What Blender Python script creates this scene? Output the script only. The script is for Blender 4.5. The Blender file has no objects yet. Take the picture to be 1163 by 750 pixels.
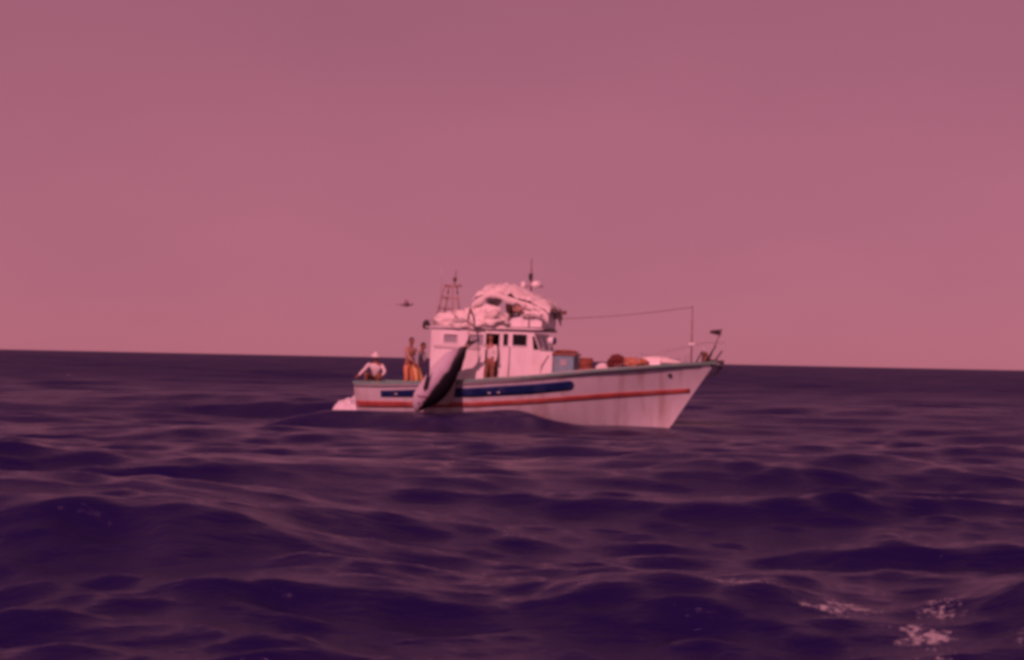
import bpy, bmesh, math, random
import numpy as np
from mathutils import Vector, Matrix, noise

R = math.radians
random.seed(7)
SC = bpy.context.scene
COL = SC.collection

# ------------------------------------------------------------------ camera
CAM_H = 1.9
cam_d = bpy.data.cameras.new('camera'); cam = bpy.data.objects.new('camera', cam_d); COL.objects.link(cam)
cam_d.sensor_width = 36.0; cam_d.lens = 50.0
cam_d.clip_start = 0.1; cam_d.clip_end = 60000
cam.matrix_world = Matrix.Translation((0, 0, CAM_H)) @ Matrix.Rotation(R(91.2), 4, 'X') @ Matrix.Rotation(R(1.18), 4, 'Z')
SC.camera = cam

# ------------------------------------------------------------------ light
SUN_EL, SUN_AZ = 36.0, 199.0           # azimuth clockwise from +Y: behind the camera, a little to its left
FILM = (1.0, 0.315, 0.42)              # magenta cast of the aged print, given to all the light of the scene
w = bpy.data.worlds.new('World'); SC.world = w; w.use_nodes = True
nt = w.node_tree; nt.nodes.clear()
sky = nt.nodes.new('ShaderNodeTexSky'); sky.sky_type = 'NISHITA'; sky.sun_disc = False
sky.sun_elevation = R(SUN_EL); sky.sun_rotation = R(SUN_AZ)
sky.air_density = 0.7; sky.dust_density = 0.3; sky.ozone_density = 1.0
hs = nt.nodes.new('ShaderNodeHueSaturation'); hs.inputs['Saturation'].default_value = 0.55
mx = nt.nodes.new('ShaderNodeMix'); mx.data_type = 'RGBA'; mx.blend_type = 'MULTIPLY'; mx.inputs[0].default_value = 1.0
mx.inputs[7].default_value = FILM + (1,)
bg = nt.nodes.new('ShaderNodeBackground'); bg.inputs['Strength'].default_value = 0.082
wo = nt.nodes.new('ShaderNodeOutputWorld')
# thin high haze evens the sky out; a faint broad mottling as in real haze
hz = nt.nodes.new('ShaderNodeMix'); hz.data_type = 'RGBA'; hz.inputs[0].default_value = 0.72
tcw = nt.nodes.new('ShaderNodeTexCoord'); nzw = nt.nodes.new('ShaderNodeTexNoise'); nzw.inputs['Scale'].default_value = 4.0; nzw.inputs['Detail'].default_value = 5
mpw = nt.nodes.new('ShaderNodeMapping'); mpw.inputs['Scale'].default_value = (1, 1, 2.2)
crw = nt.nodes.new('ShaderNodeValToRGB'); crw.color_ramp.elements[0].position = .25; crw.color_ramp.elements[1].position = .75
crw.color_ramp.elements[0].color = (4.5, 4.45, 4.9, 1); crw.color_ramp.elements[1].color = (5.2, 5.1, 5.4, 1)
nt.links.new(tcw.outputs['Generated'], mpw.inputs[0]); nt.links.new(mpw.outputs[0], nzw.inputs['Vector']); nt.links.new(nzw.outputs['Fac'], crw.inputs[0])
sp = nt.nodes.new('ShaderNodeSeparateXYZ'); nt.links.new(tcw.outputs['Generated'], sp.inputs[0])
hf = nt.nodes.new('ShaderNodeMapRange'); hf.interpolation_type = 'SMOOTHSTEP'; hf.inputs[1].default_value = 0.02; hf.inputs[2].default_value = 0.55; hf.inputs[3].default_value = 0.80; hf.inputs[4].default_value = 0.25
nt.links.new(sp.outputs['Z'], hf.inputs[0]); nt.links.new(hf.outputs[0], hz.inputs[0])
nt.links.new(sky.outputs[0], hs.inputs['Color']); nt.links.new(hs.outputs[0], hz.inputs[6]); nt.links.new(crw.outputs[0], hz.inputs[7]); nt.links.new(hz.outputs[2], mx.inputs[6])
nt.links.new(mx.outputs[2], bg.inputs['Color']); nt.links.new(bg.outputs[0], wo.inputs['Surface'])

sun_d = bpy.data.lights.new('sun', 'SUN'); sun = bpy.data.objects.new('sun', sun_d); COL.objects.link(sun)
sun_d.energy = 3.2; sun_d.angle = R(0.5); sun_d.color = (1.0, 0.32, 0.39)
sdir = Vector((math.sin(R(SUN_AZ)) * math.cos(R(SUN_EL)), math.cos(R(SUN_AZ)) * math.cos(R(SUN_EL)), math.sin(R(SUN_EL))))
sun.rotation_euler = sdir.to_track_quat('Z', 'Y').to_euler()

SC.view_settings.view_transform = 'Standard'; SC.view_settings.look = 'None'
SC.view_settings.exposure = 0.0; SC.view_settings.gamma = 1.0
SC.render.engine = 'CYCLES'
SC.cycles.pixel_filter_type = 'BLACKMAN_HARRIS'; SC.cycles.filter_width = 3.8   # the soft lens of the old camera

# ------------------------------------------------------------------ materials
def mat(name, col, rough=0.6, metal=0.0, var=0.12, scale=3.0, dirt=None, dirt_amt=0.0, bump=0.0, stretch=(1, 1, 1), spec=0.5):
    m = bpy.data.materials.new(name); m.use_nodes = True
    n = m.node_tree; b = n.nodes['Principled BSDF']; L = n.links.new
    b.inputs['Roughness'].default_value = rough; b.inputs['Metallic'].default_value = metal
    b.inputs['Specular IOR Level'].default_value = spec
    tc = n.nodes.new('ShaderNodeTexCoord'); mp = n.nodes.new('ShaderNodeMapping'); mp.inputs['Scale'].default_value = stretch
    L(tc.outputs['Object'], mp.inputs[0])
    nz = n.nodes.new('ShaderNodeTexNoise'); nz.inputs['Scale'].default_value = scale; nz.inputs['Detail'].default_value = 6
    L(mp.outputs[0], nz.inputs['Vector'])
    cr = n.nodes.new('ShaderNodeValToRGB')
    cr.color_ramp.elements[0].position = 0.3; cr.color_ramp.elements[1].position = 0.7
    cr.color_ramp.elements[0].color = tuple(c * (1 - var) for c in col) + (1,)
    cr.color_ramp.elements[1].color = tuple(min(1, c * (1 + var)) for c in col) + (1,)
    L(nz.outputs['Fac'], cr.inputs[0]); out = cr.outputs[0]
    if dirt:
        n2 = n.nodes.new('ShaderNodeTexNoise'); n2.inputs['Scale'].default_value = scale * 0.7; n2.inputs['Detail'].default_value = 8
        m2 = n.nodes.new('ShaderNodeMapping'); m2.inputs['Scale'].default_value = stretch; m2.inputs['Location'].default_value = (3.1, 1.7, 5.2)
        L(tc.outputs['Object'], m2.inputs[0]); L(m2.outputs[0], n2.inputs['Vector'])
        r2 = n.nodes.new('ShaderNodeMapRange'); r2.inputs[1].default_value = 0.5; r2.inputs[2].default_value = 0.72
        r2.inputs[4].default_value = dirt_amt
        L(n2.outputs['Fac'], r2.inputs[0])
        mm = n.nodes.new('ShaderNodeMix'); mm.data_type = 'RGBA'; mm.inputs[7].default_value = dirt + (1,)
        L(r2.outputs[0], mm.inputs[0]); L(out, mm.inputs[6]); out = mm.outputs[2]
    L(out, b.inputs['Base Color'])
    if bump:
        bp = n.nodes.new('ShaderNodeBump'); bp.inputs['Strength'].default_value = bump; bp.inputs['Distance'].default_value = 0.03
        L(nz.outputs['Fac'], bp.inputs['Height']); L(bp.outputs[0], b.inputs['Normal'])
    return m

M = {}
M['hull'] = mat('hull_white_paint', (0.66, 0.68, 0.70), 0.35, var=0.07, scale=1.3, dirt=(0.38, 0.27, 0.20), dirt_amt=0.6, stretch=(2.6, 1, 0.30))
M['house'] = mat('cabin_white_paint', (0.80, 0.80, 0.80), 0.45, var=0.05, scale=2.0, dirt=(0.55, 0.47, 0.40), dirt_amt=0.4, stretch=(2.2, 2.2, 0.6))
M['blue'] = mat('navy_paint', (0.010, 0.025, 0.12), 0.35, var=0.2, scale=4, dirt=(0.10, 0.13, 0.25), dirt_amt=0.4, spec=0.3)
M['red'] = mat('red_paint', (0.40, 0.09, 0.075), 0.45, var=0.18, scale=3, dirt=(0.55, 0.32, 0.28), dirt_amt=0.35)
M['rail'] = mat('green_grey_paint', (0.15, 0.32, 0.27), 0.5, var=0.15, scale=5, dirt=(0.33, 0.28, 0.24), dirt_amt=0.5)
M['roof'] = mat('roof_paint', (0.58, 0.57, 0.58), 0.6, var=0.08, scale=2, dirt=(0.36, 0.30, 0.27), dirt_amt=0.5)
M['deck'] = mat('deck_paint', (0.26, 0.27, 0.25), 0.8, var=0.2, scale=6, dirt=(0.16, 0.13, 0.10), dirt_amt=0.5, bump=0.3)
M['grey'] = mat('grey_paint', (0.36, 0.37, 0.40), 0.5, var=0.1, scale=3)
M['bluegrey'] = mat('blue_grey_paint', (0.17, 0.33, 0.38), 0.55, var=0.14, scale=4, dirt=(0.30, 0.26, 0.22), dirt_amt=0.4)
M['dark'] = mat('dark_metal', (0.035, 0.03, 0.035), 0.5, 0.4, var=0.3, scale=10)
M['rust'] = mat('rusty_steel', (0.16, 0.075, 0.05), 0.7, 0.2, var=0.3, scale=9, dirt=(0.40, 0.30, 0.26), dirt_amt=0.6)
M['mast'] = mat('weathered_mast_paint', (0.40, 0.26, 0.24), 0.6, var=0.25, scale=6, dirt=(0.18, 0.09, 0.07), dirt_amt=0.6)
M['steel'] = mat('painted_tube', (0.52, 0.48, 0.46), 0.4, 0.3, var=0.1, scale=8)
M['canvas'] = mat('white_canvas', (0.78, 0.75, 0.72), 0.85, var=0.06, scale=3, dirt=(0.50, 0.42, 0.36), dirt_amt=0.45, bump=0.5)
M['cloth_w'] = mat('white_cloth', (0.75, 0.74, 0.72), 0.9, var=0.08, scale=9, bump=0.4)
M['cloth_g'] = mat('grey_cloth', (0.30, 0.31, 0.34), 0.9, var=0.12, scale=9, bump=0.4)
M['cloth_d'] = mat('dark_cloth', (0.035, 0.03, 0.04), 0.9, var=0.2, scale=9, bump=0.4)
M['cloth_b'] = mat('brown_cloth', (0.20, 0.10, 0.065), 0.9, var=0.2, scale=9, bump=0.4)
M['cloth_t'] = mat('tan_cloth', (0.42, 0.26, 0.20), 0.9, var=0.12, scale=9, bump=0.4)
M['oil_o'] = mat('orange_oilskin', (0.56, 0.25, 0.11), 0.45, var=0.12, scale=7, bump=0.4)
M['oil_y'] = mat('yellow_oilskin', (0.64, 0.38, 0.15), 0.45, var=0.12, scale=7, bump=0.4)
M['skin'] = mat('tanned_skin', (0.30, 0.13, 0.08), 0.55, var=0.08, scale=12)
M['hair'] = mat('dark_hair', (0.02, 0.014, 0.012), 0.7, var=0.3, scale=30)
M['eye'] = mat('eye_white', (0.6, 0.6, 0.6), 0.3)
M['redbrown'] = mat('red_brown_tarp', (0.28, 0.10, 0.065), 0.8, var=0.25, scale=5, bump=0.6)
M['orange'] = mat('orange_net', (0.48, 0.20, 0.10), 0.85, var=0.3, scale=14, dirt=(0.14, 0.04, 0.03), dirt_amt=0.5, bump=0.8)
M['wine'] = mat('dark_red_net', (0.13, 0.025, 0.02), 0.85, var=0.35, scale=14, bump=0.8)
M['rope'] = mat('rope', (0.42, 0.33, 0.24), 0.9, var=0.2, scale=30)
M['black'] = mat('black_rubber', (0.02, 0.018, 0.02), 0.7, var=0.2, scale=10)
M['inner'] = mat('cabin_inside', (0.10, 0.08, 0.07), 0.8, var=0.2, scale=3)
M['pane_reflection'] = mat('grey_pane_reflection', (0.30, 0.31, 0.35), 0.7, var=0.08, scale=5)  # sky reflection in the window glass, painted in as grey pane colour

def glass_mat():
    m = bpy.data.materials.new('dark_window_glass'); m.use_nodes = True
    n = m.node_tree; b = n.nodes['Principled BSDF']
    tc = n.nodes.new('ShaderNodeTexCoord'); nz = n.nodes.new('ShaderNodeTexNoise'); nz.inputs['Scale'].default_value = 2.5
    n.links.new(tc.outputs['Object'], nz.inputs['Vector'])
    mr = n.nodes.new('ShaderNodeMapRange'); mr.inputs[3].default_value = 0.05; mr.inputs[4].default_value = 0.2
    n.links.new(nz.outputs['Fac'], mr.inputs[0]); n.links.new(mr.outputs[0], b.inputs['Roughness'])
    b.inputs['Base Color'].default_value = (0.006, 0.007, 0.009, 1)
    b.inputs['IOR'].default_value = 1.45; b.inputs['Specular IOR Level'].default_value = 0.3
    return m
M['glass'] = glass_mat()

def foam_mat():
    m = mat('white_foam', (0.72, 0.74, 0.76), 0.9, var=0.10, scale=9, bump=0.8)
    b = m.node_tree.nodes['Principled BSDF']; b.inputs['Subsurface Weight'].default_value = 0.15
    b.inputs['Subsurface Radius'].default_value = (0.05, 0.05, 0.05)
    return m
M['foam'] = foam_mat()

def water_mat():
    m = bpy.data.materials.new('sea_water'); m.use_nodes = True
    n = m.node_tree; L = n.links.new; b = n.nodes['Principled BSDF']; out = n.nodes['Material Output']
    b.inputs['Base Color'].default_value = (0.008, 0.003, 0.064, 1)
    b.inputs['Roughness'].default_value = 0.16; b.inputs['IOR'].default_value = 1.333
    b.inputs['Specular IOR Level'].default_value = 0.5
    g = n.nodes.new('ShaderNodeNewGeometry')
    def nz(scale, sx, sy, detail, rough=0.55, dist=0.0, loc=(0, 0, 0)):
        mp = n.nodes.new('ShaderNodeMapping'); mp.inputs['Scale'].default_value = (sx, sy, 1); mp.inputs['Location'].default_value = loc
        mp.inputs['Rotation'].default_value = (0, 0, R(12))
        L(g.outputs['Position'], mp.inputs[0])
        t = n.nodes.new('ShaderNodeTexNoise'); t.inputs['Scale'].default_value = scale; t.inputs['Detail'].default_value = detail
        t.inputs['Roughness'].default_value = rough; t.inputs['Distortion'].default_value = dist
        L(mp.outputs[0], t.inputs['Vector']); return t.outputs['Fac']
    a1 = nz(6.5, 0.36, 1.0, 6, 0.6, 0.15); a2 = nz(1.1, 0.34, 1.0, 8, 0.62, 0.2, (9, 4, 0)); a3 = nz(0.11, 0.35, 0.8, 6, 0.62, 0.2, (3, 7, 0))
    b1 = n.nodes.new('ShaderNodeBump'); b1.inputs['Strength'].default_value = 1.0; b1.inputs['Distance'].default_value = 0.036
    b2 = n.nodes.new('ShaderNodeBump'); b2.inputs['Strength'].default_value = 1.0; b2.inputs['Distance'].default_value = 0.30
    b3 = n.nodes.new('ShaderNodeBump'); b3.inputs['Strength'].default_value = 1.0; b3.inputs['Distance'].default_value = 2.8
    # the longest ripples are real waves near the boat; the bump carries them further out
    ln = n.nodes.new('ShaderNodeVectorMath'); ln.operation = 'LENGTH'; L(g.outputs['Position'], ln.inputs[0])
    # ripples too fine to see widen the gloss with distance
    rr = n.nodes.new('ShaderNodeMapRange'); rr.inputs[1].default_value = 8; rr.inputs[2].default_value = 130; rr.inputs[3].default_value = .10; rr.inputs[4].default_value = .50
    L(ln.outputs['Value'], rr.inputs[0]); L(rr.outputs[0], b.inputs['Roughness'])
    rs_ = n.nodes.new('ShaderNodeMapRange'); rs_.inputs[1].default_value = 15; rs_.inputs[2].default_value = 160; rs_.inputs[3].default_value = .86; rs_.inputs[4].default_value = .85
    L(ln.outputs['Value'], rs_.inputs[0]); 
    # patches ruffled by gusts
    gp = nz(0.035, 1.0, 0.35, 6, 0.6, 0.6, (5, 1, 0)); gr = n.nodes.new('ShaderNodeMapRange'); gr.inputs[1].default_value = .35; gr.inputs[2].default_value = .65; gr.inputs[3].default_value = .72; gr.inputs[4].default_value = 1.28
    gm_ = n.nodes.new('ShaderNodeMath'); gm_.operation = 'MULTIPLY'; L(gp, gr.inputs[0]); L(rs_.outputs[0], gm_.inputs[0]); L(gr.outputs[0], gm_.inputs[1])
    L(gm_.outputs[0], b.inputs['Specular IOR Level'])
    mr = n.nodes.new('ShaderNodeMapRange'); mr.inputs[1].default_value = 60; mr.inputs[2].default_value = 220
    mr.inputs[3].default_value = 0.0; mr.inputs[4].default_value = 1.0
    L(ln.outputs['Value'], mr.inputs[0]); L(mr.outputs[0], b3.inputs['Strength'])
    m2 = n.nodes.new('ShaderNodeMapRange'); m2.inputs[1].default_value = 10; m2.inputs[2].default_value = 45; m2.inputs[3].default_value = .10; m2.inputs[4].default_value = 1.0
    L(ln.outputs['Value'], m2.inputs[0]); L(m2.outputs[0], b2.inputs['Strength'])
    L(a3, b3.inputs['Height']); L(b3.outputs[0], b2.inputs['Normal'])
    L(a2, b2.inputs['Height']); L(b2.outputs[0], b1.inputs['Normal']); L(a1, b1.inputs['Height'])
    L(b1.outputs[0], b.inputs['Normal'])
    # foam
    at = n.nodes.new('ShaderNodeAttribute'); at.attribute_name = 'foam'
    fhi = nz(19.0, 0.8, 0.8, 8, 0.78, 0.3, (1, 2, 0)); flo = nz(3.2, 0.9, 0.8, 3, 0.5, 0.5, (4, 8, 0))
    fm_ = n.nodes.new('ShaderNodeMix'); fm_.data_type = 'FLOAT'; fm_.inputs[0].default_value = .38; L(fhi, fm_.inputs[2]); L(flo, fm_.inputs[3]); f1 = fm_.outputs[0]
    ad = n.nodes.new('ShaderNodeMath'); ad.operation = 'ADD'; L(f1, ad.inputs[0]); L(at.outputs['Fac'], ad.inputs[1])
    fr = n.nodes.new('ShaderNodeMapRange'); fr.interpolation_type = 'SMOOTHSTEP'
    fr.inputs[1].default_value = 1.09; fr.inputs[2].default_value = 1.17; L(ad.outputs[0], fr.inputs[0])
    fb = n.nodes.new('ShaderNodeBsdfPrincipled'); fb.inputs['Base Color'].default_value = (0.5, 0.52, 0.55, 1); fb.inputs['Roughness'].default_value = 0.9
    bf = n.nodes.new('ShaderNodeBump'); bf.inputs['Distance'].default_value = 0.04; L(f1, bf.inputs['Height']); L(b2.outputs[0], bf.inputs['Normal'])
    L(bf.outputs[0], fb.inputs['Normal'])
    ms = n.nodes.new('ShaderNodeMixShader'); L(fr.outputs[0], ms.inputs[0]); L(b.outputs[0], ms.inputs[1]); L(fb.outputs[0], ms.inputs[2])
    L(ms.outputs[0], out.inputs['Surface'])
    return m
M['water'] = water_mat()

# ------------------------------------------------------------------ sea
rng = np.random.default_rng(11)
BOAT_O = Vector((0.77, 46.0, 0.0))
WAVES = []
def add_waves(n, lmin, lmax, steep, ang0, spread, chop):
    for _ in range(n):
        lam = math.exp(rng.uniform(math.log(lmin), math.log(lmax)))
        th = R(ang0) + rng.normal(0, R(spread)); k = 2 * math.pi / lam
        a = steep * lam / (2 * math.pi) * rng.uniform(0.5, 1.3)
        WAVES.append((k * math.cos(th), k * math.sin(th), k, a, rng.uniform(0, 6.283), chop, lam))
add_waves(5, 24, 42, 0.022, -98, 12, 0.5)
add_waves(18, 6, 20, 0.020, -86, 16, 0.6)
add_waves(26, 2.2, 6, 0.025, -93, 14, 0.6)
add_waves(44, 0.8, 2.2, 0.030, -87, 17, 0.45)
add_waves(50, 0.30, 0.8, 0.036, -90, 22, 0.4)
add_waves(50, 0.12, 0.30, 0.034, -90, 30, 0.2)
# single crests the photograph shows: (x0, y0, x1, y1, height, front width, back width)
CRESTS = [(-10.5, 17.2, -1.9, 13.8, 0.50, 0.98, 3.0),
          (-4.8, 12.3, -0.6, 12.2, 0.18, 0.65, 1.2),
          (-4.2, 10.6, -1.2, 10.9, 0.13, 0.4, 0.8),
          (-1.0, 42.4, 5.6, 41.0, 0.31, 1.2, 3.0),
          (-7.0, 43.2, 1.2, 42.4, 0.47, 1.6, 4.5),
          (3.2, 15.0, 7.4, 14.2, 0.22, 0.6, 1.3),
          (3.9, 11.9, 7.6, 11.2, 0.40, 0.7, 1.2),
          (0.3, 12.6, 2.6, 11.8, 0.15, 0.5, 1.1),
          (2.0, 21.0, 8.0, 20.2, 0.2, 0.8, 1.6),
          (-7.5, 27.5, -1.5, 28.5, 0.15, 0.9, 1.8)]
FOAM = [(3.2, 11.1, 0.8, 0.55, 0.625), (2.75, 11.9, 0.8, 0.6, 0.615), (2.05, 12.3, 0.8, 0.7, 0.612), (1.4, 12.8, 0.7, 0.5, 0.59),
        (4.1, 10.9, 0.9, 0.6, 0.605), (3.0, 10.5, 0.6, 0.3, 0.60), (3.7, 11.8, 0.9, 0.6, 0.595),
        (-6.3, 47.0, 1.0, 0.8, 0.62), (-4.4, 44.2, 1.6, 0.35, 0.5), (6.6, 47.5, 0.8, 0.5, 0.56), (6.4, 53.0, 1.6, 0.8, 0.62),
        (-120, 290, 6, 3, 0.62)]
for k in range(22):
    lx_ = -5.4 + k * .46; FOAM.append((0.77 + lx_ * .978 - .37, 46 - lx_ * .208 - 1.85 + .5 * max(0, lx_ - 1.5) / 3 * 1.5, .30, .16, .50 + .05 * math.sin(k * 2.3)))
for px, d, s in [(980, 150, 1.0), (1047, 170, 1.0), (915, 120, .8), (1110, 70, .7), (1125, 190, 1.), (80, 95, .8), (945, 75, .6), (250, 140, .7), (330, 180, .8), (690 - 540, 110, .6)]:
    FOAM.append(((px - 581) / 1615 * d, d, 0.9 * s, 1.6 * s, 0.66))

def sea_displace(x, y, cell):
    r = np.hypot(x, y)
    damp = 1 - 0.35 * np.exp(-(((x - 0.8) / 7.5) ** 2 + ((y - 46) / 3.5) ** 2) ** 2)
    dx = np.zeros_like(x); dy = np.zeros_like(x); z = np.zeros_like(x); zl = np.zeros_like(x)
    gust = 1 + 0.20 * np.sin(x * 0.31 + 1.0 + 1.3 * np.sin(y * 0.11)) * np.sin(y * 0.23 + x * 0.07) + 0.12 * np.sin(x * 0.9 + 2 * np.sin(y * 0.35)) * np.sin(y * 0.8 + 1.5 * np.sin(x * .4))
    for kx, ky, k, a, ph, chop, lam in WAVES:
        A = a * np.clip((lam / cell - 3) / 3, 0, 1) * damp
        if lam < 8: A = A * gust
        t = kx * x + ky * y + ph; c = np.cos(t); s = np.sin(t)
        z += A * c
        if 0.7 < lam < 8: zl += A * c
        dx -= chop * A * kx / k * s; dy -= chop * A * ky / k * s
    for x0, y0, x1, y1, h, wf, wb in CRESTS:
        ux, uy = x1 - x0, y1 - y0; Ln = math.hypot(ux, uy); ux /= Ln; uy /= Ln
        s = ((x - x0) * ux + (y - y0) * uy) / Ln
        q = -(x - x0) * uy + (y - y0) * ux + 0.22 * np.sin(x * 1.7 + y0) + 0.10 * np.sin(x * 4.3 + y0 * 2)
        along = np.exp(-np.maximum(0, np.abs(s - 0.5) - 0.28) ** 2 / 0.045)
        prof = np.where(q < 0, np.exp(-(np.abs(q) / wf) ** 1.7), np.exp(-(q / wb) ** 1.6))
        z += h * along * prof; zl += 0.5 * h * along * prof
    dy -= 0.08 * zl          # the wind from behind the boat leans the crests towards us
    z *= 1 - 0.7 * np.exp(-(r / 2.5) ** 2)
    return dx, dy, z

rs = [0.5]
while rs[-1] < 650: rs.append(rs[-1] * (1.0046 if rs[-1] > 5 else 1.02))
while rs[-1] < 24000: rs.append(rs[-1] * 1.013)
rs = np.array(rs)
fwd = np.linspace(-30, 30, 860)
side = np.linspace(30, 330, 150)[1:-1]
th = np.radians(np.concatenate([fwd, side])); NA = len(th); NR = len(rs)
RR, TT = np.meshgrid(rs, th, indexing='ij')
X = RR * np.sin(TT); Y = RR * np.cos(TT)
cell = RR * np.where(np.abs(TT) < R(30.1), 0.0046, 0.03)
dx, dy, Z = sea_displace(X, Y, cell)
fo = np.zeros_like(X)
for fx, fy, sx, sy, a in FOAM:
    fo = np.maximum(fo, a * np.exp(-(((X - fx) / sx) ** 2 + ((Y - fy) / sy) ** 2) ** 1.0 * 0.7))
co = np.stack([X + dx, Y + dy, Z], -1).reshape(-1, 3)
co = np.vstack([co, [[0, 0, 0]]])
i = np.arange(NR - 1)[:, None] * NA; j = np.arange(NA)[None, :]; j2 = (j + 1) % NA
quads = np.stack([i + j, i + NA + j, i + NA + j2, i + j2], -1).reshape(-1, 4)[:, ::-1]
tris = np.stack([np.full(NA, NR * NA), np.arange(NA), (np.arange(NA) + 1) % NA], -1)
loops = np.concatenate([quads.ravel(), tris[:, ::-1].ravel()])
me = bpy.data.meshes.new('sea_water'); me.vertices.add(len(co)); me.vertices.foreach_set('co', co.ravel())
me.loops.add(len(loops)); me.loops.foreach_set('vertex_index', loops.astype(np.int32))
nq, ntri = len(quads), len(tris)
me.polygons.add(nq + ntri)
me.polygons.foreach_set('loop_start', np.concatenate([np.arange(nq) * 4, nq * 4 + np.arange(ntri) * 3]).astype(np.int32))
me.polygons.foreach_set('use_smooth', np.ones(nq + ntri, bool))
me.update(calc_edges=True)
fa = me.attributes.new('foam', 'FLOAT', 'POINT'); fa.data.foreach_set('value', np.append(fo.ravel(), 0).astype(np.float32))
me.materials.append(M['water'])
if me.polygons[1000].normal.z < 0: me.flip_normals()
sea = bpy.data.objects.new('sea_water', me); COL.objects.link(sea); sea['kind'] = 'structure'
sea['label'] = 'dark choppy sea with scattered foam'

def sea_z(x, y):
    a, b, c = sea_displace(np.array([float(x)]), np.array([float(y)]), np.array([0.1])); return float(c[0])

# ------------------------------------------------------------------ mesh helpers
MBOAT = Matrix.Translation(BOAT_O) @ Matrix.Rotation(R(-12), 4, 'Z') @ Matrix.Rotation(R(1.6), 4, 'Y')

def thing(name, label, cat, loc=(0, 0, 0), group=None, frame=None):
    o = bpy.data.objects.new(name, None); COL.objects.link(o); o.empty_display_size = 0.1
    o.matrix_world = (MBOAT if frame is None else frame) @ Matrix.Translation(loc)
    o['label'] = label; o['category'] = cat
    if group: o['group'] = group
    o['_o'] = tuple(loc)
    return o

class MB:
    """collects shapes in boat coordinates, then links them as one mesh under its thing"""
    def __init__(s): s.bm = bmesh.new()
    def box(s, c, d, rot=None, taper=1.0):
        g = bmesh.ops.create_cube(s.bm, size=1.0)['verts']
        for v in g:
            k = taper if v.co.z > 0 else 1.0
            v.co = Vector((v.co.x * d[0] * k, v.co.y * d[1] * k, v.co.z * d[2]))
            if rot: v.co = rot @ v.co
            v.co += Vector(c)
        return s
    def bb(s, x0, x1, y0, y1, z0, z1): return s.box(((x0 + x1) / 2, (y0 + y1) / 2, (z0 + z1) / 2), (x1 - x0, y1 - y0, z1 - z0))
    def tube(s, pts, r, n=8, caps=True):
        pts = [Vector(p) for p in pts]; rr = r if isinstance(r, (list, tuple)) else [r] * len(pts)
        rings = []; up = Vector((0, 0, 1))
        for k, p in enumerate(pts):
            t = (pts[min(k + 1, len(pts) - 1)] - pts[max(k - 1, 0)]).normalized()
            a = t.cross(up if abs(t.z) < 0.95 else Vector((1, 0, 0))).normalized(); b = t.cross(a).normalized()
            rings.append([s.bm.verts.new(p + a * math.cos(6.28319 * q / n) * rr[k] + b * math.sin(6.28319 * q / n) * rr[k]) for q in range(n)])
        s.rings(rings, caps); return s
    def rings(s, rings, caps=True):
        n = len(rings[0])
        for a, b in zip(rings, rings[1:]):
            for q in range(n): s.bm.faces.new((a[q], a[(q + 1) % n], b[(q + 1) % n], b[q]))
        if caps: s.bm.faces.new(rings[0][::-1]); s.bm.faces.new(rings[-1])
    def blob(s, c, d, seed=0, amp=0.15, freq=2.0, sub=3, flat=None):
        g = bmesh.ops.create_icosphere(s.bm, subdivisions=sub, radius=1.0)['verts']
        for v in g:
            k = 1 + amp * noise.noise(v.co * freq + Vector((seed * 7.3, seed, 0))) + amp * .5 * noise.noise(v.co * freq * 2.7 + Vector((0, seed * 3.1, 0)))
            p = v.co * k
            if flat is not None and p.z < flat: p.z = flat
            v.co = Vector((p.x * d[0], p.y * d[1], p.z * d[2])) + Vector(c)
        return s
    def grid(s, rows, closed=False):
        vv = [[s.bm.verts.new(p) for p in r] for r in rows]
        for a, b in zip(vv, vv[1:]):
            for q in range(len(a) - 1): s.bm.faces.new((a[q], a[q + 1], b[q + 1], b[q]))
        return vv
    def poly_prism(s, pts, thick_vec):
        t = Vector(thick_vec); a = [s.bm.verts.new(Vector(p)) for p in pts]; b = [s.bm.verts.new(Vector(p) + t) for p in pts]
        s.bm.faces.new(a[::-1]); s.bm.faces.new(b); n = len(a)
        for q in range(n): s.bm.faces.new((a[q], a[(q + 1) % n], b[(q + 1) % n], b[q]))
        return s
    def torus(s, c, Rr, r, axis='Z', n=20, m=8):
        rings = []
        for k in range(n):
            a = 2 * math.pi * k / n; ring = []
            for q in range(m):
                b = 2 * math.pi * q / m; p = Vector(((Rr + r * math.cos(b)) * math.cos(a), (Rr + r * math.cos(b)) * math.sin(a), r * math.sin(b)))
                if axis == 'Y': p = Vector((p.x, p.z, p.y))
                if axis == 'X': p = Vector((p.z, p.x, p.y))
                ring.append(s.bm.verts.new(p + Vector(c)))
            rings.append(ring)
        s.rings(rings + [rings[0]], False); return s
    def build(s, name, m, parent, smooth=False, bevel=0.0, solid=0.0, label=None, root=None):
        bmesh.ops.remove_doubles(s.bm, verts=s.bm.verts, dist=1e-5)
        bmesh.ops.recalc_face_normals(s.bm, faces=s.bm.faces)
        me = bpy.data.meshes.new(name); s.bm.to_mesh(me); s.bm.free()
        return link_mesh(name, me, m, parent, smooth, bevel, solid, label)

def origin_of(o):
    while o.parent: o = o.parent
    return Vector(o['_o'])
def link_mesh(name, me, m, parent, smooth=False, bevel=0.0, solid=0.0, label=None):
    me.transform(Matrix.Translation(-origin_of(parent)))
    o = bpy.data.objects.new(name, me); COL.objects.link(o); o.parent = parent
    for mm in (m if isinstance(m, list) else [m]): me.materials.append(mm)
    if smooth: me.polygons.foreach_set('use_smooth', [True] * len(me.polygons))
    if solid:
        k = o.modifiers.new('solid', 'SOLIDIFY'); k.thickness = solid; k.offset = 0
    if bevel:
        k = o.modifiers.new('bevel', 'BEVEL'); k.width = bevel; k.segments = 2; k.limit_method = 'ANGLE'
    if label: o['label'] = label
    return o

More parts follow.
